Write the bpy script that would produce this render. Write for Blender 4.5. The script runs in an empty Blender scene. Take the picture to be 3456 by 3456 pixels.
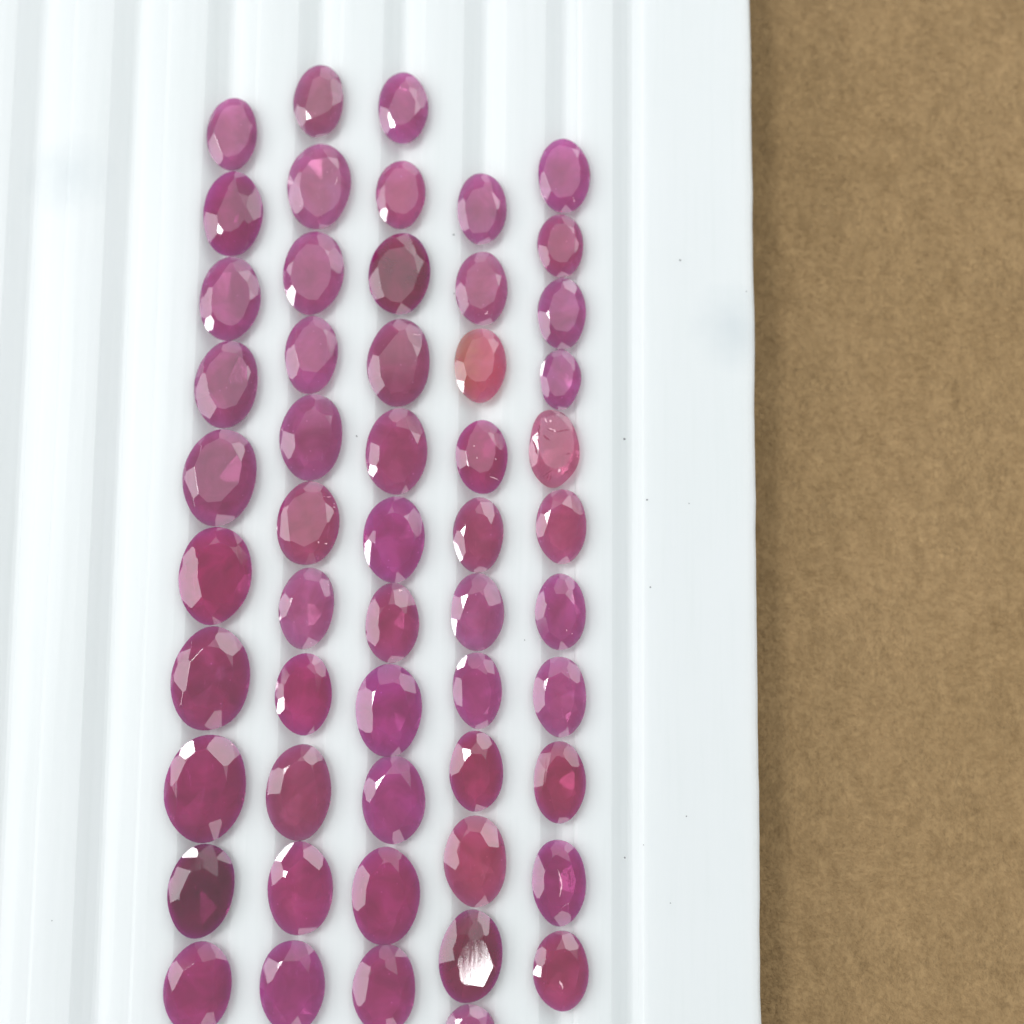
import bpy, bmesh, math, random
from mathutils.bvhtree import BVHTree
from mathutils import Vector, Matrix
random.seed(11)
S = bpy.context.scene
S.unit_settings.scale_length = 0.01          # 1 unit = 1 cm
COL = S.collection

# ------------------------------------------------------------------ camera
IMG = 1932.0                                  # measurements of the photograph use this grid
FL = 1.6 * IMG                                # focal length in grid pixels
DIST = 10.2                                   # cm from the tray
k = IMG / 3456.0
yv = Vector(((2117 * k - IMG / 2) / FL, (IMG / 2 + 38400 * k) / FL, -1)).normalized()
xv = Vector((yv.y, -yv.x, 0)).normalized()
zv = xv.cross(yv).normalized()
R3 = Matrix((xv, yv, zv))                     # camera axes -> world axes
cam_data = bpy.data.cameras.new('camera'); cam = bpy.data.objects.new('camera', cam_data); COL.objects.link(cam)
CAMLOC = R3 @ Vector((0, 0, DIST))            # so the picture centre falls on the origin
M = R3.to_4x4(); M.translation = CAMLOC
cam.matrix_world = M
cam_data.sensor_width = 36; cam_data.lens = 36 * 1.6
cam_data.clip_start = 0.5; cam_data.clip_end = 500
cam_data.dof.use_dof = True; cam_data.dof.focus_distance = DIST - 0.25; cam_data.dof.aperture_fstop = 0.21
S.camera = cam
S.render.resolution_x = 1024; S.render.resolution_y = 1024
S.view_settings.view_transform = 'Standard'; S.view_settings.look = 'None'
S.view_settings.exposure = 0.12; S.view_settings.gamma = 1.0

def at(px, py, z=0.0):
    d = R3 @ Vector(((px - IMG / 2) / FL, (IMG / 2 - py) / FL, -1))
    t = (z - CAMLOC.z) / d.z
    return CAMLOC + d * t

# ------------------------------------------------------------------ light (indoor, lamps only)
w = bpy.data.worlds.new('World'); S.world = w; w.use_nodes = True
bg = w.node_tree.nodes['Background']
bg.inputs[0].default_value = (0.92, 0.98, 1.0, 1); bg.inputs[1].default_value = 0.45
LAMPS = {}
def area(name, loc, sx, sy, radiance, colour=(1, 1, 1), target=(0, 0, 0)):
    l = bpy.data.lights.new(name, 'AREA'); l.shape = 'RECTANGLE'; l.size = sx; l.size_y = sy
    l.energy = radiance * math.pi * sx * sy; l.color = colour
    o = bpy.data.objects.new(name, l); COL.objects.link(o); o.location = loc
    o.rotation_euler = (Vector(target) - Vector(loc)).to_track_quat('-Z', 'Y').to_euler()
    LAMPS[name] = Vector(loc)
area('wall_light', (-62, 8, 40), 44, 32, 2.1, (0.97, 0.98, 1.0))
area('window_lamp', (-52, -10, 26), 9, 10, 10.5, (1.0, 0.99, 1.0))
area('added_glint_light', (-46, 32, 26), 8, 8, 10.0, (1.0, 0.99, 1.0))  # unseen source added to put glints on upper-left facets
area('ceiling_light', (10, 42, 62), 64, 60, 0.62, (0.96, 1.0, 1.0), (10, 42, 0))
area('ceiling_panel', (-36, 12, 60), 15, 15, 21.0, (0.98, 1.0, 1.0))
area('back_wall_light', (12, 78, 40), 70, 30, 1.0, (0.97, 0.98, 1.0))
area('added_falloff_light', (24, 28, 36), 26, 26, 1.5, (0.95, 1.0, 0.99))  # added light, makes the tray brighten towards the upper right
area('front_lamp', (14, -60, 44), 18, 12, 1.35, (1.0, 0.95, 0.96))
TILT = (0.10, -0.05)                          # how the mirror-bright stone leans
_p = at(888, 1805, 0.1); _v = (CAMLOC - _p).normalized(); _n = Vector((*TILT, 1)).normalized()
_r = 2 * _n.dot(_v) * _n - _v
area('added_mirror_light', tuple(_p + _r * 64 + Vector((1.9, -3.5, 0))), 6, 5, 16.0, (1.0, 1.0, 1.0))  # added light, set where the tilted table facet mirrors it

# ------------------------------------------------------------------ helpers
def tag(o, label=None, cat=None, group=None, kind=None):
    if label: o['label'] = label
    if cat: o['category'] = cat
    if group: o['group'] = group
    if kind: o['kind'] = kind
    return o
def mesh_obj(name, verts, faces, mat, parent=None, smooth=False):
    me = bpy.data.meshes.new(name); me.from_pydata([tuple(v) for v in verts], [], faces); me.update()
    o = bpy.data.objects.new(name, me); COL.objects.link(o)
    if mat: me.materials.append(mat)
    if parent: o.parent = parent
    if smooth:
        for p in me.polygons: p.use_smooth = True
    return o
def new_mat(name):
    m = bpy.data.materials.new(name); m.use_nodes = True
    nt = m.node_tree; return m, nt, nt.nodes['Principled BSDF']
def node(nt, t, **kw):
    n = nt.nodes.new(t)
    for a, b in kw.items(): setattr(n, a, b)
    return n
def noise(nt, vec, scale, detail=4, rough=0.55, dist=0.0):
    n = node(nt, 'ShaderNodeTexNoise'); n.inputs['Scale'].default_value = scale
    n.inputs['Detail'].default_value = detail; n.inputs['Roughness'].default_value = rough
    n.inputs['Distortion'].default_value = dist
    nt.links.new(vec, n.inputs['Vector']); return n.outputs['Fac']
def ramp(nt, fac, stops):
    r = node(nt, 'ShaderNodeValToRGB'); e = r.color_ramp.elements
    while len(e) < len(stops): e.new(0.5)
    for i, (p, c) in enumerate(stops): e[i].position = p; e[i].color = c if len(c) == 4 else (*c, 1)
    nt.links.new(fac, r.inputs[0]); return r.outputs[0]
def mixc(nt, fac, a, b, mode='MIX'):
    m = node(nt, 'ShaderNodeMix', data_type='RGBA', blend_type=mode)
    for v, i in ((fac, 0), (a, 6), (b, 7)):
        if isinstance(v, (int, float)): m.inputs[i].default_value = v
        elif isinstance(v, tuple): m.inputs[i].default_value = (*v, 1) if len(v) == 3 else v
        else: nt.links.new(v, m.inputs[i])
    return m.outputs[2]
def math_n(nt, op, a, b=None):
    m = node(nt, 'ShaderNodeMath', operation=op)
    for v, i in ((a, 0), (b, 1)):
        if v is None: continue
        if isinstance(v, (int, float)): m.inputs[i].default_value = v
        else: nt.links.new(v, m.inputs[i])
    return m.outputs[0]

# ------------------------------------------------------------------ materials
def tray_material():
    m, nt, b = new_mat('white_plastic')
    tc = node(nt, 'ShaderNodeTexCoord').outputs['Object']
    n = noise(nt, tc, 0.5, 3)
    c = ramp(nt, n, [(0.3, (0.77, 0.79, 0.79)), (0.7, (0.785, 0.80, 0.805))])
    mp = node(nt, 'ShaderNodeMapping'); mp.inputs['Scale'].default_value = (14, 0.5, 14); nt.links.new(tc, mp.inputs[0])
    st = noise(nt, mp.outputs[0], 2.0, 5)
    c = mixc(nt, ramp(nt, st, [(0.5, (0, 0, 0)), (0.75, (0.28, 0.28, 0.28))]), c, (0.72, 0.75, 0.74))
    for (sx, sy, sr) in ((at(1388, 620).x, at(1388, 620).y, 0.42), (at(130, 330).x, at(130, 330).y, 0.42)):   # faint grey smudges
        vd = node(nt, 'ShaderNodeVectorMath', operation='DISTANCE'); nt.links.new(tc, vd.inputs[0]); vd.inputs[1].default_value = (sx, sy, 0)
        dd = math_n(nt, 'ADD', math_n(nt, 'DIVIDE', vd.outputs['Value'], sr), math_n(nt, 'MULTIPLY', noise(nt, tc, 6, 3), 0.5))
        c = mixc(nt, ramp(nt, dd, [(0.2, (0.4,) * 3), (1.0, (0, 0, 0))]), c, (0.55, 0.60, 0.63))
    nt.links.new(c, b.inputs['Base Color'])
    b.inputs['Subsurface Weight'].default_value = 1.0; b.inputs['Subsurface Radius'].default_value = (1, 1, 1); b.inputs['Subsurface Scale'].default_value = 0.14
    b.inputs['Roughness'].default_value = 0.42; b.inputs['IOR'].default_value = 1.45
    bp = node(nt, 'ShaderNodeBump'); bp.inputs['Strength'].default_value = 0.05; bp.inputs['Distance'].default_value = 0.02
    nt.links.new(st, bp.inputs['Height']); nt.links.new(bp.outputs[0], b.inputs['Normal'])
    return m
def cloth_material():
    m, nt, b = new_mat('brown_suede')
    tc = node(nt, 'ShaderNodeTexCoord').outputs['Object']
    n1 = noise(nt, tc, 0.55, 4); cm = node(nt, 'ShaderNodeMapping'); cm.inputs['Rotation'].default_value = (0, 0, 0.9); cm.inputs['Scale'].default_value = (1.0, 0.55, 1); nt.links.new(tc, cm.inputs[0])
    n2 = noise(nt, cm.outputs[0], 8, 8, 0.68, 0.15); n3 = noise(nt, cm.outputs[0], 55, 5, 0.7)
    c = ramp(nt, n1, [(0.3, (0.415, 0.270, 0.130)), (0.7, (0.475, 0.313, 0.158))])
    c = mixc(nt, 0.75, c, ramp(nt, n2, [(0.3, (0.78, 0.76, 0.72)), (0.5, (0.95, 0.95, 0.94)), (0.75, (1.12, 1.12, 1.12))]), 'MULTIPLY')
    c = mixc(nt, 0.5, c, ramp(nt, n3, [(0.3, (0.8, 0.8, 0.8)), (0.7, (1.1, 1.1, 1.1))]), 'MULTIPLY')
    nt.links.new(c, b.inputs['Base Color']); b.inputs['Roughness'].default_value = 0.95
    b.inputs['Specular IOR Level'].default_value = 0.1
    b.inputs['Sheen Weight'].default_value = 0.25; b.inputs['Sheen Roughness'].default_value = 0.5
    b.inputs['Sheen Tint'].default_value = (0.9, 0.8, 0.65, 1)
    h = math_n(nt, 'ADD', math_n(nt, 'MULTIPLY', n2, 1.0), math_n(nt, 'MULTIPLY', n3, 0.35))
    bp = node(nt, 'ShaderNodeBump'); bp.inputs['Strength'].default_value = 0.7; bp.inputs['Distance'].default_value = 0.05
    nt.links.new(h, bp.inputs['Height']); nt.links.new(bp.outputs[0], b.inputs['Normal'])
    return m
def ruby_material(name='ruby', kind='ruby'):
    m, nt, b = new_mat(name)
    tc = node(nt, 'ShaderNodeTexCoord').outputs['Object']
    oi = node(nt, 'ShaderNodeObjectInfo')
    off = node(nt, 'ShaderNodeCombineXYZ')
    r9 = math_n(nt, 'MULTIPLY', oi.outputs['Random'], 90.0)
    nt.links.new(r9, off.inputs[0]); nt.links.new(r9, off.inputs[1])
    va = node(nt, 'ShaderNodeVectorMath', operation='ADD'); nt.links.new(tc, va.inputs[0]); nt.links.new(off.outputs[0], va.inputs[1])
    v = va.outputs[0]
    base = oi.outputs['Color']
    if kind == 'coral':
        sp = node(nt, 'ShaderNodeSeparateXYZ'); nt.links.new(tc, sp.inputs[0])
        g = math_n(nt, 'ADD', math_n(nt, 'MULTIPLY', sp.outputs[0], -2.6), math_n(nt, 'MULTIPLY', noise(nt, v, 4, 3), 1.0))
        base = mixc(nt, ramp(nt, g, [(0.45, (0, 0, 0)), (0.95, (0.75, 0.75, 0.75))]), base, (0.85, 0.30, 0.08))
    # cloudy colour zoning that belongs to the crystal
    z = noise(nt, v, 5.5, 3, 0.5, 0.7)
    c = mixc(nt, 1.0, base, ramp(nt, z, [(0.28, (0.70, 0.62, 0.70)), (0.5, (0.95, 0.95, 0.95)), (0.72, (1.3, 1.35, 1.35))]), 'MULTIPLY')
    # fine silk and needle inclusions
    mp = node(nt, 'ShaderNodeMapping'); mp.inputs['Scale'].default_value = (1, 0.25, 1); mp.inputs['Rotation'].default_value = (0, 0, 0.6)
    nt.links.new(v, mp.inputs[0])
    si = noise(nt, mp.outputs[0], 26, 5, 0.75)
    c = mixc(nt, ramp(nt, si, [(0.62, (0, 0, 0)), (0.80, (0.45, 0.45, 0.45))]), c, mixc(nt, 1.0, c, (2.2, 4.0, 3.0), 'MULTIPLY'))
    vo = node(nt, 'ShaderNodeTexVoronoi'); vo.inputs['Scale'].default_value = 13; nt.links.new(v, vo.inputs['Vector'])
    c = mixc(nt, ramp(nt, vo.outputs['Distance'], [(0.0, (0.6, 0.6, 0.6)), (0.09, (0, 0, 0))]), c, mixc(nt, 1.0, c, (2.5, 5.0, 3.5), 'MULTIPLY'))
    nt.links.new(c, b.inputs['Base Color'])
    b.inputs['IOR'].default_value = 1.5
    b.inputs['Roughness'].default_value = 0.07
    b.inputs['Specular IOR Level'].default_value = 0.3
    b.inputs['Transmission Weight'].default_value = 0.9 if kind == 'clear' else 0.6
    b.inputs['Subsurface Weight'].default_value = 1.0; b.inputs['Subsurface Scale'].default_value = 0.6
    b.inputs['Subsurface Radius'].default_value = (1.0, 0.22, 0.5)
    b.inputs['Coat Weight'].default_value = 1.0; b.inputs['Coat IOR'].default_value = 1.77
    sc = node(nt, 'ShaderNodeMapping'); sc.inputs['Scale'].default_value = (60, 3, 60); sc.inputs['Rotation'].default_value = (0, 0, 0.35)
    nt.links.new(v, sc.inputs[0]); sn = noise(nt, sc.outputs[0], 1.0, 3)
    nt.links.new(ramp(nt, sn, [(0.5, (0.015,) * 3), (0.75, (0.10,) * 3)]), b.inputs['Coat Roughness'])
    bp = node(nt, 'ShaderNodeBump'); bp.inputs['Strength'].default_value = 0.04; bp.inputs['Distance'].default_value = 0.004
    nt.links.new(sn, bp.inputs['Height']); nt.links.new(bp.outputs[0], b.inputs['Coat Normal'])
    # the clear part of the crystal passes the light it lets through only once per side, so its colour is paler
    b2 = node(nt, 'ShaderNodeBsdfPrincipled')
    for i_ in b.inputs:
        if i_.is_linked: nt.links.new(i_.links[0].from_socket, b2.inputs[i_.name])
        elif hasattr(i_, 'default_value') and i_.name in b2.inputs:
            try: b2.inputs[i_.name].default_value = i_.default_value
            except Exception: pass
    gm = node(nt, 'ShaderNodeGamma'); gm.inputs[1].default_value = 0.62; nt.links.new(c, gm.inputs[0]); nt.links.new(gm.outputs[0], b2.inputs['Base Color'])
    b.inputs['Transmission Weight'].default_value = 0.0
    b2.inputs['Transmission Weight'].default_value = 1.0; b2.inputs['Subsurface Weight'].default_value = 0.0
    mx = node(nt, 'ShaderNodeMixShader'); mx.inputs[0].default_value = 0.88 if kind == 'clear' else 0.62
    nt.links.new(b.outputs[0], mx.inputs[1]); nt.links.new(b2.outputs[0], mx.inputs[2])
    nt.links.new(mx.outputs[0], nt.nodes['Material Output'].inputs['Surface'])
    return m
WHITE = tray_material(); CLOTH = cloth_material()
RUBY = ruby_material(); CORAL = ruby_material('coral_ruby', 'coral'); CLEAR = ruby_material('clear_ruby', 'clear')
dm, dnt, db = new_mat('dust'); db.inputs['Base Color'].default_value = (0.22, 0.22, 0.23, 1); db.inputs['Roughness'].default_value = 0.9

# ------------------------------------------------------------------ table cloth
TH = 0.34                                     # tray thickness
NX, NY = 150, 150
vs = []; fs = []
from mathutils import noise as mn
for j in range(NY + 1):
    for i in range(NX + 1):
        x = -14 + 28 * i / NX; y = -14 + 28 * j / NY
        vs.append((x, y, -TH - 0.03 + 0.022 * mn.noise(Vector((x * 0.5, y * 0.5, 1))) + 0.010 * mn.noise(Vector((x * 2.3, y * 2.3, 5)))))
for j in range(NY):
    for i in range(NX):
        a = j * (NX + 1) + i; fs.append((a, a + 1, a + NX + 2, a + NX + 1))
cloth = tag(mesh_obj('table_cloth', vs, fs, CLOTH, smooth=True), kind='structure')
def cloth_z(x, y): return -TH - 0.03 + 0.022 * mn.noise(Vector((x * 0.5, y * 0.5, 1))) + 0.010 * mn.noise(Vector((x * 2.3, y * 2.3, 5)))
fv = []; ff = []; rn = random.Random(5)
for q in range(190000):
    x = rn.uniform(1.35, 4.6); y = rn.uniform(-4.8, 4.8); z = cloth_z(x, y)
    an = -0.9 + 1.6 * mn.noise(Vector((x * 1.5, y * 1.5, 9))) + 1.0 * mn.noise(Vector((x * 9, y * 9, 2))) + rn.gauss(0, 0.6)
    L = rn.uniform(0.015, 0.042); lz = rn.uniform(0.010, 0.028); wd = 0.0020
    dx, dy = math.cos(an), math.sin(an); m = len(fv)
    fv += [(x - dy * wd, y + dx * wd, z - 0.002), (x + dy * wd, y - dx * wd, z - 0.002), (x + dx * L, y + dy * L, z + lz)]
    ff.append((m, m + 1, m + 2))
tag(mesh_obj('nap', fv, ff, CLOTH, cloth), kind='stuff')

# ------------------------------------------------------------------ tray
Y0, Y1 = -7.5, 7.5
def X(px3456, py3456=0):                      # photo column (3456 grid) at a given row -> world x on the tray top
    return at(px3456 * k, py3456 * k).x
# groove: left edge, right edge of the trough at the top row of the photo, bevel to the right, depth
G = [(-262, -128, 70, 0.09), (60, 202, 62, 0.09), (386, 514, 66, 0.09), (702, 832, 48, 0.085), (1009, 1128, 33, 0.08),
     (1295, 1405, 31, 0.075), (1567, 1680, 28, 0.07), (1842, 1948, 14, 0.065), (2067, 2168, 0, 0.07)]
XL = X(-262) - 0.5
prof = [(XL, -TH), (XL, -0.03), (XL + 0.03, 0)]
for (l, r, bv, d) in G:
    xl, xr = X(l), X(r); xb = X(r + bv); wd = xr - xl
    px_ = prof[-1][0]; gap = xl - px_
    d *= 0.55 if bv > 60 else 0.70
    prof += [(px_ + gap * 0.3, 0.004), (px_ + gap * 0.7, 0.004)]
    prof += [(xl, 0), (xl + 0.012, -0.007), (xl + 0.30 * wd, -d * 0.62), (xl + 0.50 * wd, -d * 0.96), (xl + 0.58 * wd, -d), (xl + 0.66 * wd, -d * 0.95), (xr - 0.03, -0.026)]
    if bv: prof += [(xr, -0.018), (xb - 0.02, -0.008), (xb, 0)]
    else: prof += [(xr - 0.012, -0.010), (xr, 0)]
xe = (X(2537) + at(2569 * k, IMG).x) / 2
prof.append((prof[-1][0] + 0.12, 0.004)); nb = len(prof)
prof += [(xe - 0.05, 0.004), (xe - 0.02, 0.0), (xe - 0.004, -0.012), (xe, -0.035), (xe - 0.02, -TH)]
tv = []; tf = []; n = len(prof); st = 160
for j in range(st + 1):
    y = Y0 + (Y1 - Y0) * j / st
    wob = 0.010 * mn.noise(Vector((0, y * 1.3, 0))) + 0.004 * mn.noise(Vector((0, y * 5, 3)))   # slightly wavy cut edge
    for i, (x, z) in enumerate(prof): tv.append((x + (wob if i >= nb else 0), y, z))
for j in range(st):
    for i in range(n):
        a = j * n + i; b_ = j * n + (i + 1) % n
        tf.append((a, b_, b_ + n, a + n))
tf.append(tuple(range(n))[::-1]); tf.append(tuple(range(st * n, st * n + n)))
tray = mesh_obj('gem_tray', tv, tf, WHITE)
bm = bmesh.new(); bm.from_mesh(tray.data); bmesh.ops.recalc_face_normals(bm, faces=bm.faces); bm.to_mesh(tray.data); bm.free()
tag(tray, 'white plastic sorting tray with long parallel grooves, lying on brown suede', 'tray')

# ------------------------------------------------------------------ rubies
def clip(polys, n, c):
    """keep n.p <= c of a convex solid given as polygons"""
    out = []; cut = []
    for P in polys:
        Q = []; L = len(P)
        for i in range(L):
            A, B = P[i], P[(i + 1) % L]
            da, db_ = n.dot(A) - c, n.dot(B) - c
            if da <= 0: Q.append(A)
            if (da < 0 < db_) or (db_ < 0 < da):
                I = A + (B - A) * (da / (da - db_)); Q.append(I); cut.append(I)
        if len(Q) >= 3: out.append(Q)
    if len(cut) >= 3:
        uniq = []
        for p in cut:
            if all((p - q).length > 1e-6 for q in uniq): uniq.append(p)
        if len(uniq) >= 3:
            cen = sum(uniq, Vector()) / len(uniq)
            t = n.orthogonal().normalized(); s = n.cross(t).normalized()
            uniq.sort(key=lambda p: math.atan2((p - cen).dot(s), (p - cen).dot(t)))
            out.append(uniq)
    return out

def srgb(r, g, b):
    f = lambda v: ((v / 255 + 0.055) / 1.055) ** 2.4 if v > 10 else v / 3294
    return (f(r), f(g), f(b), 1)

ZG = 0.045
def ruby(x0, x1, y0, y1, rot, rgb, label, glints=(), table=0.60, mat=None, sides=44, wob=0.012, crown=0.27, tilt=None):
    rnd = random.Random(int(x0 * 7 + y0 * 13))
    c = at((x0 + x1) / 2, (y0 + y1) / 2, ZG)
    a = (at(x1, (y0 + y1) / 2, ZG) - at(x0, (y0 + y1) / 2, ZG)).length / 2
    b = (at((x0 + x1) / 2, y0, ZG) - at((x0 + x1) / 2, y1, ZG)).length / 2
    th = -math.radians(rot)
    # axes whose rotated ellipse fills the measured box
    c2, s2 = math.cos(th) ** 2, math.sin(th) ** 2
    A2 = (a * a * c2 - b * b * s2) / (c2 * c2 - s2 * s2); B2 = (b * b * c2 - a * a * s2) / (c2 * c2 - s2 * s2)
    a, b = math.sqrt(A2), math.sqrt(B2)
    Rr = a
    ph = [rnd.uniform(0, 6.28) for _ in range(3)]
    def rad(t): return 1 + wob * math.cos(2 * t + ph[0]) * 0.6 + wob * math.cos(3 * t + ph[1]) + wob * 0.6 * math.cos(5 * t + ph[2])
    ring = []
    for i in range(sides):
        t = 2 * math.pi * i / sides
        r = rad(t); ring.append((a * r * math.cos(t), b * r * math.sin(t)))
    lo, hi = -0.9 * Rr, 0.6 * Rr
    top = [Vector((x, y, hi)) for x, y in ring]; bot = [Vector((x, y, lo)) for x, y in ring][::-1]
    polys = [top, bot]
    for i in range(sides):
        p, q = ring[i], ring[(i + 1) % sides]
        polys.append([Vector((*p, lo)), Vector((*q, lo)), Vector((*q, hi)), Vector((*p, hi))])
    planes = []
    g = 0.035; rt = table
    def plane(phi, s, cc, sign=1, depth=0):            # unit-circle plane  s*r + z = cc
        n = Vector((math.cos(phi) * s / a, math.sin(phi) * s / b, sign / Rr)); L = n.length
        if sign > 0:
            nw = n / L; nw = Vector((nw.x * math.cos(th) - nw.y * math.sin(th), nw.x * math.sin(th) + nw.y * math.cos(th), nw.z))
            vd = (CAMLOC - c).normalized(); rf = 2 * nw.dot(vd) * nw - vd
            for lk, lim in (('window_lamp', 9), ('added_glint_light', 9), ('added_mirror_light', 9)):
                if depth < 6 and rf.angle((LAMPS[lk] - c).normalized()) < math.radians(lim):
                    return plane(phi, s * 0.93, (cc - g) * 0.93 + g if abs(cc - g - s) < 0.03 else cc - 0.07 * s * (rt + 0.035), sign, depth + 1)
        planes.append([n / L, cc / L, phi, s])
    table *= 0.87; H = crown; rt = table; s = H / (1 - rt); g = 0.035
    p0 = rnd.choice([0, math.pi / 8]) + rnd.uniform(-0.12, 0.12)
    j = lambda m: rnd.uniform(-m, m)
    tx, ty = (tilt if tilt else (j(0.05), j(0.05)))
    n = Vector((tx, ty, 1)).normalized(); planes.append([n, n.z * H * Rr, 0, 0])
    for q in range(8):
        f = p0 + q * math.pi / 4
        ss = s * (1 + j(0.13)); plane(f + j(0.09), ss, ss * 1.0 + g + abs(j(0.012)))
        f2 = f + math.pi / 8; ss = s * 0.58 * (1 + j(0.22)); plane(f2 + j(0.05), ss, ss * (rt + 0.035 + j(0.02)) + H)
        for e in (-1, 1):
            ss = s * 1.36 * (1 + j(0.13)); plane(f + e * math.pi / 16 + j(0.05), ss, ss * 1.0 + g + j(0.006))
    for q in range(8):
        f = p0 + q * math.pi / 4 + j(0.06); ps = 0.36 + j(0.04); plane(f, ps, ps * 1.02, -1)
        for e in (-1, 1): plane(f + e * math.pi / 16 + j(0.03), 0.48, 0.48 * 1.01, -1)
    for pn, pc, _, _ in planes: polys = clip(polys, pn, pc)
    # facets polished so that they face a lamp, cut back to the wanted share of the outline
    for (du, dv, lamp, share) in glints:
        u, v = du * a, dv * b                 # in the turned frame of the stone
        P = Vector((u * math.cos(th) - v * math.sin(th), u * math.sin(th) + v * math.cos(th), 0.1 * Rr)) + c
        nw = ((CAMLOC - P).normalized() + (LAMPS[lamp] - P).normalized()).normalized()
        nl = Vector((nw.x * math.cos(th) + nw.y * math.sin(th), -nw.x * math.sin(th) + nw.y * math.cos(th), nw.z))
        # cut where the surface near the wanted place allows it
        top_c = max(nl.dot(p) for Q in polys for p in Q)
        want = share * math.pi * a * b * (0.72 if lamp in (W, U) else 0.9)
        rim = max(nl.x * x + nl.y * y for x, y in ring) * 0.985
        lo_c, hi_c = max(rim, top_c - 0.4 * Rr), top_c
        for _ in range(14):
            mc = (lo_c + hi_c) / 2
            res = clip(polys, nl, mc); Q = res[-1]
            ar = sum(((Q[i] - Q[0]).cross(Q[i + 1] - Q[0])).length for i in range(1, len(Q) - 1)) / 2
            if ar > want: lo_c = mc
            else: hi_c = mc
        polys = clip(polys, nl, hi_c - 1e-5)
    bm = bmesh.new()
    for P in polys:
        try: bm.faces.new([bm.verts.new((p.x * math.cos(th) - p.y * math.sin(th), p.x * math.sin(th) + p.y * math.cos(th), p.z)) for p in P])
        except ValueError: pass
    bmesh.ops.remove_doubles(bm, verts=bm.verts, dist=2e-5)
    bmesh.ops.dissolve_degenerate(bm, dist=2e-5, edges=bm.edges)
    bmesh.ops.recalc_face_normals(bm, faces=bm.faces)
    bmesh.ops.bevel(bm, geom=list(bm.edges), offset=0.0016, segments=1, affect='EDGES', clamp_overlap=True)
    me = bpy.data.meshes.new('ruby'); bm.to_mesh(me); bm.free()
    o = bpy.data.objects.new('ruby', me); COL.objects.link(o); o.location = c
    me.materials.append(mat or RUBY)
    rgb = tuple(v * 0.88 + m * 0.12 for v, m in zip(rgb, (152, 52, 94))) if mat is None else rgb
    rgb = (rgb[0], rgb[1], min(rgb[2], rgb[0] * 0.66)) if mat is None else rgb
    cr = srgb(*rgb); dk = rgb[0] < 132; vd = 0.62 if rgb[0] < 116 else 1.0; fr = max(1.35, min(2.5, 2.5 - 0.9 * (rgb[0] - 80) / 90)); fr *= vd; o.color = (min(1, cr[0] * fr * (1.4 if vd < 1 else 1.2 if dk else 1)), cr[1] * fr * (0.5 if vd < 1 else 0.7 if dk else 1.1), min(1, cr[2] * fr * 1.15), 1)
    tag(o, label, 'gemstone', 'oval rubies laid in the tray grooves')
    return o

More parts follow.
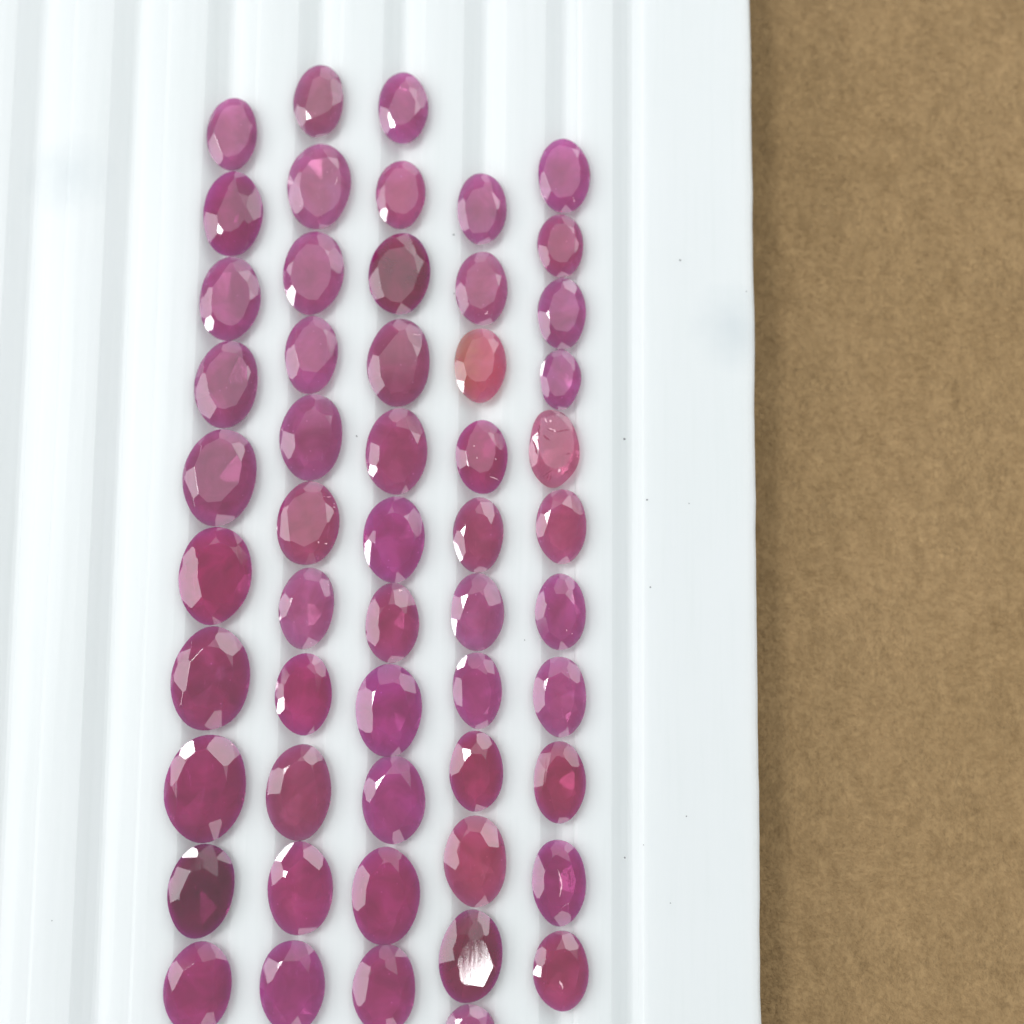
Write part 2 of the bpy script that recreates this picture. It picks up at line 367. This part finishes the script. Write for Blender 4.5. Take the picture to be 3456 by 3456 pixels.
W, U, P_, F, T = 'window_lamp', 'added_glint_light', 'wall_light', 'front_lamp', 'added_mirror_light'
D = 0.03
rows = [
 ('leftmost row', [
  (390,486,185,322, 2,(158,62,118),'mauve',[(-.8,-.1,P_,0.040)],.74),
  (383,496,324,484, 2,(112,28,74),'dark maroon',[(-.6,-.45,P_,0.040)],.5),
  (376,492,485,643, 4,(150,48,100),'pink mauve with white glint',[(-.62,-.18,W,0.043)],.66),
  (367,488,643,808, 7,(135,45,88),'dusky rose',[(-.62,-.2,P_,0.070)],.7),
  (345,485,809,992, 7,(135,42,86),'dusky rose with pale lower right facet',[(-.6,.0,P_,0.060),(.55,-.6,F,0.035)],.66),
  (337,475,993,1178, 4,(128,26,72),'deep crimson with pale left facets',[(-.65,.35,P_,0.070)],.64),
  (323,472,1182,1380, 6,(118,38,74),'smoky plum',[(-.6,.15,P_,0.070)],.62),
  (311,465,1384,1590, 6,(112,28,68),'large dark crimson with glint at upper left',[(-.5,.62,U,0.047),(.55,-.55,F,0.030)],.62),
  (316,443,1591,1769, 10,(74,12,42),'very dark plum',[(-.75,.45,U,0.039),(-.4,.5,P_,0.060)],.6),
  (309,438,1776,1950, 8,(118,34,76),'smoky crimson',[(-.55,.4,P_,0.070)],.6)]),
 ('second row from left', [
  (554,649,123,260, 2,(138,58,84),'brownish rose',[(-.75,-.3,P_,0.070),(.2,-.55,F,0.020)],.62),
  (542,662,271,433, 3,(178,75,128),'large pale pink',[(-.6,-.3,P_,0.060)],.7),
  (534,649,436,594, 4,(178,68,122),'pale pink with bright white facet',[(-.68,-.42,W,0.047)],.7),
  (537,638,596,743, 3,(178,62,115),'clear pink',[(-.75,.05,P_,0.090)],.64),
  (528,647,743,907, 3,(148,52,96),'rose with silvery left facets',[(-.65,.1,P_,0.080)],.62),
  (522,641,909,1067, 5,(158,48,84),'reddish pink with pitted edge',[(-.6,-.35,P_,0.070)],.68),
  (526,631,1070,1224, 6,(178,75,122),'soft pink with wide pale table',[(.35,-.6,F,0.035)],.6),
  (519,627,1232,1387, 2,(152,22,80),'vivid raspberry with white left facet',[(-.68,.05,W,0.047)],.6),
  (502,626,1404,1586, 3,(138,42,76),'rose red',[(-.65,.1,P_,0.080)],.6),
  (505,628,1587,1766, -1,(155,34,88),'raspberry with pale table and small glint',[(-.35,.6,U,0.043),(.7,-.3,F,0.025)],.5),
  (490,613,1771,1950, 0,(150,40,110),'violet pink',[(-.55,.55,P_,0.060),(.5,.2,F,0.030)],.62)]),
 ('middle row', [
  (713,808,137,272, 0,(165,60,125),'orchid pink',[(-.7,-.2,P_,0.060)],.55),
  (709,803,303,432, 1,(185,62,108),'small light pink with glint',[(-.5,-.45,W,0.043)],.72),
  (696,812,440,594, 4,(108,34,60),'dark garnet coloured',[(-.6,-.4,P_,0.060),(.2,-.7,F,0.030)],.7),
  (693,812,602,768, 2,(140,48,82),'dusky red',[(-.6,-.25,P_,0.070)],.66),
  (690,807,770,934, 2,(158,50,92),'rose pink with scratched glinting facets',[(-.7,.1,W,0.035),(-.6,-.55,P_,0.060)],.66),
  (685,802,936,1099, 1,(165,45,110),'bright pink with white left facet',[(-.75,.0,W,0.047),(.35,-.65,F,0.020)],.66),
  (689,791,1100,1251, 2,(155,40,85),'slim rose red',[(-.6,.1,P_,0.070),(.4,-.3,F,0.030)],.5),
  (671,796,1251,1428, 0,(158,36,108),'large fuchsia',[(-.65,.05,P_,0.080)],.58),
  (683,802,1424,1593, -1,(160,45,112),'fuchsia with pale lower right facet',[(.5,-.55,F,0.035),(-.6,-.2,P_,0.050)],.62),
  (663,792,1597,1783, 2,(150,28,84),'deep raspberry',[(-.5,.5,P_,0.070)],.62),
  (665,785,1781,1950, 2,(155,38,92),'raspberry with paired bright facets',[(.6,-.1,F,0.035),(-.4,.6,P_,0.050)],.6)]),
 ('fourth row from left', [
  (862,956,327,462, 0,(162,62,108),'rose mauve',[(.0,-.7,F,0.030),(-.65,-.35,P_,0.060)],.66),
  (859,958,475,615, 0,(182,70,112),'light rose',[(-.75,-.25,P_,0.060),(.2,-.75,F,0.025)],.66),
  (857,955,618,760, 1,(225,72,96),'coral pink with orange zone',[(-.8,-.3,W,0.035),(-.65,.1,P_,0.080)],.62),
  (860,958,792,932, -3,(126,32,72),'dark crimson with grey facets',[(-.65,.1,P_,0.070),(.45,.6,P_,0.040)],.58),
  (855,950,937,1081, 2,(152,48,82),'dusky rose with white left facet',[(-.82,.0,W,0.043),(.1,-.55,F,0.025)],.58),
  (850,951,1081,1229, -1,(172,70,122),'pale violet pink with silvery table',[(-.92,.05,W,0.035),(-.6,.4,P_,0.060)],.5),
  (854,947,1229,1375, -3,(158,45,100),'violet red with frosty top facet',[(-.25,.8,U,0.043),(-.2,-.55,F,0.030)],.64),
  (848,949,1378,1532, -1,(150,26,70),'deep rose red',[(-.7,.15,P_,0.080),(.4,-.55,F,0.020)],.55),
  (838,956,1537,1712, -2,(178,52,86),'large coral rose with pale table',[(-.6,.5,P_,0.060),(-.65,.0,P_,0.060),(.3,-.6,F,0.020)],.5),
  (828,948,1716,1893, 6,(104,30,54),'dark garnet red with mirror bright table',[(-.8,.45,P_,0.060)],.5),
  (838,935,1893,2010, 0,(160,65,105),'half cropped dull pink',[(-.5,.4,P_,0.060)],.6)]),
 ('rightmost row', [
  (1015,1113,262,403, -2,(182,60,130),'bright orchid pink',[(-.7,-.1,P_,0.070),(.05,-.75,F,0.020)],.74),
  (1014,1101,404,524, -1,(162,48,90),'small round rose red',[(-.7,-.35,P_,0.060),(.1,-.6,F,0.025)],.64),
  (1014,1106,524,660, 2,(165,60,130),'violet pink',[(-.6,-.2,P_,0.080),(.2,-.6,F,0.030)],.64),
  (1018,1096,659,773, 2,(165,55,118),'tiny lopsided violet pink',[(.1,.85,U,0.035),(-.8,-.1,P_,0.070)],.7),
  (996,1093,774,919, -3,(228,90,128),'clear cracked pink',[],.72),
  (1011,1107,922,1064, 1,(180,62,98),'salmon pink',[(-.65,.2,P_,0.080),(.1,-.65,F,0.025)],.62),
  (1009,1106,1083,1227, 0,(160,52,104),'rose mauve with pale left facet',[(-.75,.15,P_,0.070),(.3,-.65,F,0.020)],.6),
  (1005,1107,1238,1390, -2,(180,65,118),'light orchid with wide table',[(-.7,-.1,P_,0.050),(.2,-.6,F,0.020)],.58),
  (1006,1105,1398,1553, -1,(138,26,62),'deep ruby red',[(-.65,.1,P_,0.070),(.2,-.55,F,0.020)],.55),
  (1003,1106,1583,1746, -2,(144,32,90),'purplish red with silky streaks',[(-.5,.55,P_,0.070)],.62),
  (1006,1111,1755,1908, -1,(124,40,66),'brownish plum with white slit glint',[(-.55,-.0,W,0.039),(-.5,.45,P_,0.060)],.62)]),
]
CENTRES = []
ORD = ['top', 'second', 'third', 'fourth', 'fifth', 'sixth', 'seventh', 'eighth', 'ninth', 'tenth', 'eleventh']
for rname, stones in rows:
    for i, (x0, x1, y0, y1, rot, rgb, look, gl, tb) in enumerate(stones):
        place = 'top stone of the ' + rname if i == 0 else ORD[i] + ' down the ' + rname
        kw = {}
        if look.startswith('coral pink'): kw['mat'] = CORAL
        if look.startswith('clear cracked'): kw.update(mat=CLEAR, wob=0.03, crown=0.2)
        if 'mirror bright' in look: kw['tilt'] = TILT
        if look.startswith('tiny'): kw['wob'] = 0.03
        o = ruby(x0, x1, y0, y1, rot, rgb, look + ' ruby, ' + place, gl, tb, **kw)
        CENTRES.append(((x0 + x1) / 2, (y0 + y1) / 2, ORD[i], rname))
        if look.startswith('clear cracked'): CRACKED = o

# fractures in the clear stone: thin jagged slivers just under the polish
fm, fnt, fb = new_mat('fracture'); fb.inputs['Base Color'].default_value = (0.30, 0.05, 0.11, 1); fb.inputs['Roughness'].default_value = 0.3
lm, lnt, lb = new_mat('bright_fracture'); lb.inputs['Base Color'].default_value = (0.9, 0.55, 0.65, 1); lb.inputs['Roughness'].default_value = 0.15
def sliver(pts, wdt, mat, parent, name='fracture', zt=None):
    me = parent.data
    bvh = BVHTree.FromPolygons([v.co.copy() for v in me.vertices], [tuple(p.vertices) for p in me.polygons])
    P = []
    for px, py in pts:
        q = at(px, py, 0.09) - parent.location
        hit = bvh.ray_cast(Vector((q.x, q.y, 1)), Vector((0, 0, -1)))[0]
        P.append(Vector((q.x, q.y, (hit.z if hit else 0.05) + 0.0008)))
    vs = []; fs = []; rn = random.Random(len(pts) * 31 + int(pts[0][1]))
    dense = []
    for A, B in zip(P[:-1], P[1:]):
        for q in range(5): dense.append(A.lerp(B, q / 5))
    dense.append(P[-1]); N = len(dense)
    for i, p in enumerate(dense):
        t = (dense[min(i + 1, N - 1)] - dense[max(i - 1, 0)]).normalized(); sd = Vector((-t.y, t.x, 0))
        wq = wdt * math.sin(math.pi * (i + 0.3) / (N - 0.4)) * rn.uniform(0.4, 1.2); jj = sd * rn.uniform(-0.003, 0.003)
        vs += [p + jj + sd * wq, p + jj - sd * wq, p + jj + Vector((0, 0, -0.004))]
    for i in range(N - 1):
        a = i * 3; fs += [(a, a + 1, a + 4, a + 3), (a + 1, a + 2, a + 5, a + 4), (a + 2, a, a + 3, a + 5)]
    return mesh_obj(name, vs, fs, mat, parent)
for ps, wq, mt in [([(1032, 808), (1041, 811), (1054, 813), (1068, 810), (1080, 809)], 0.005, fm), ([(1036, 807), (1046, 812), (1057, 812)], 0.007, lm),
                   ([(1019, 800), (1016, 812), (1018, 822)], 0.007, fm), ([(1025, 820), (1031, 826), (1038, 829)], 0.007, fm), ([(1009, 834), (1012, 846), (1014, 860)], 0.009, fm),
                   ([(1014, 828), (1018, 838)], 0.006, fm), ([(1006, 830), (1009, 840)], 0.005, fm), ([(1066, 857), (1076, 854)], 0.004, fm), ([(1037, 905), (1041, 895)], 0.006, fm),
                   ([(1032, 903), (1036, 893)], 0.004, fm), ([(1062, 894), (1074, 886)], 0.005, fm), ([(1024, 898), (1044, 886)], 0.004, fm), ([(1055, 884), (1055, 891)], 0.010, lm), ([(1037, 792), (1041, 794)], 0.008, lm), ([(1028, 788), (1033, 796)], 0.006, lm)]:
    sliver(ps, wq, mt, CRACKED)
for key, nm, ps, wq in [('dusky red', 'needle_inclusion', [(779, 630), (794, 630)], 0.003), ('reddish pink', 'needle_inclusion', [(608, 937), (624, 937)], 0.003),
                    ('dark crimson with grey', 'needle_inclusion', [(924, 898), (941, 905)], 0.003), ('reddish pink', 'pit', [(628, 956), (632, 957)], 0.006),
                    ('reddish pink', 'pit', [(628, 949), (631, 950)], 0.006), ('reddish pink', 'pit', [(612, 1026), (617, 1024)], 0.007), ('reddish pink', 'pit', [(600, 1023), (603, 1024)], 0.006),
                    ('dark crimson with grey', 'pit', [(893, 841), (896, 841)], 0.006), ('dark crimson with grey', 'pit', [(934, 866), (937, 866)], 0.006), ('dark crimson with grey', 'pit', [(899, 864), (901, 864)], 0.005),
                    ('slim rose red', 'pit', [(752, 1115), (758, 1112)], 0.010), ('large dark crimson', 'pit', [(434, 1404), (438, 1406)], 0.009), ('bright orchid', 'needle_inclusion', [(1081, 372), (1084, 380)], 0.006),
                    ('light rose', 'needle_inclusion', [(915, 592), (920, 586)], 0.012), ('rose mauve with pale', 'pit', [(1068, 1188), (1080, 1196)], 0.012), ('large pale pink', 'needle_inclusion', [(633, 350), (637, 335)], 0.003),
                    ('brownish plum', 'needle_inclusion', [(1056, 1850), (1062, 1866)], 0.006), ('purplish red', 'needle_inclusion', [(1052, 1640), (1060, 1665), (1056, 1692)], 0.005)]:
    st_ = [o for o in COL.objects if o.get('category') == 'gemstone' and o['label'].startswith(key)]
    sliver(ps, wq, lm, st_[0], nm)

# ------------------------------------------------------------------ dust specks on the tray
specks = [(673,823,2.2),(1178,828,3),(1221,943,2.4),(1283,491,2.6),(1227,1108,1.8),(1179,1618,2.4),(895,1190,1.6),(716,1196,1.6),(857,554,1.8),
          (1214,1594,1.2),(1265,1704,1.6),(856,443,2.4),(98,1737,1.2),(355,1720,1.6),(1300,950,1.4),(1295,1540,1.8),(1408,550,1.6),(990,2160*k,1.4),(870,640,1.2)]
for (px, py, r) in specks:
    p = at(px, py, 0.014); rr = r * 0.0034 * 0.8
    bm = bmesh.new(); bmesh.ops.create_icosphere(bm, subdivisions=1, radius=rr)
    for v in bm.verts: v.co = Vector((v.co.x * random.uniform(.5, 1.5), v.co.y * random.uniform(.5, 1.3), v.co.z * 0.5))
    me = bpy.data.meshes.new('dust_speck'); bm.to_mesh(me); bm.free(); me.materials.append(dm)
    o = bpy.data.objects.new('dust_speck', me); COL.objects.link(o); o.location = p + Vector((0, 0, rr * 0.3))
    cx, cy, od, rn_ = min(CENTRES, key=lambda q: abs(q[0] - px) * 0.8 + abs(q[1] - py))
    side = 'right' if px > cx else 'left'
    far = 'well' if abs(px - cx) > 190 else 'some way' if abs(px - cx) > 130 else 'just'
    tag(o, 'tiny dark speck %s %s of the %s stone, %s' % (far, side, od, rn_), 'speck', 'dust specks scattered over the tray')
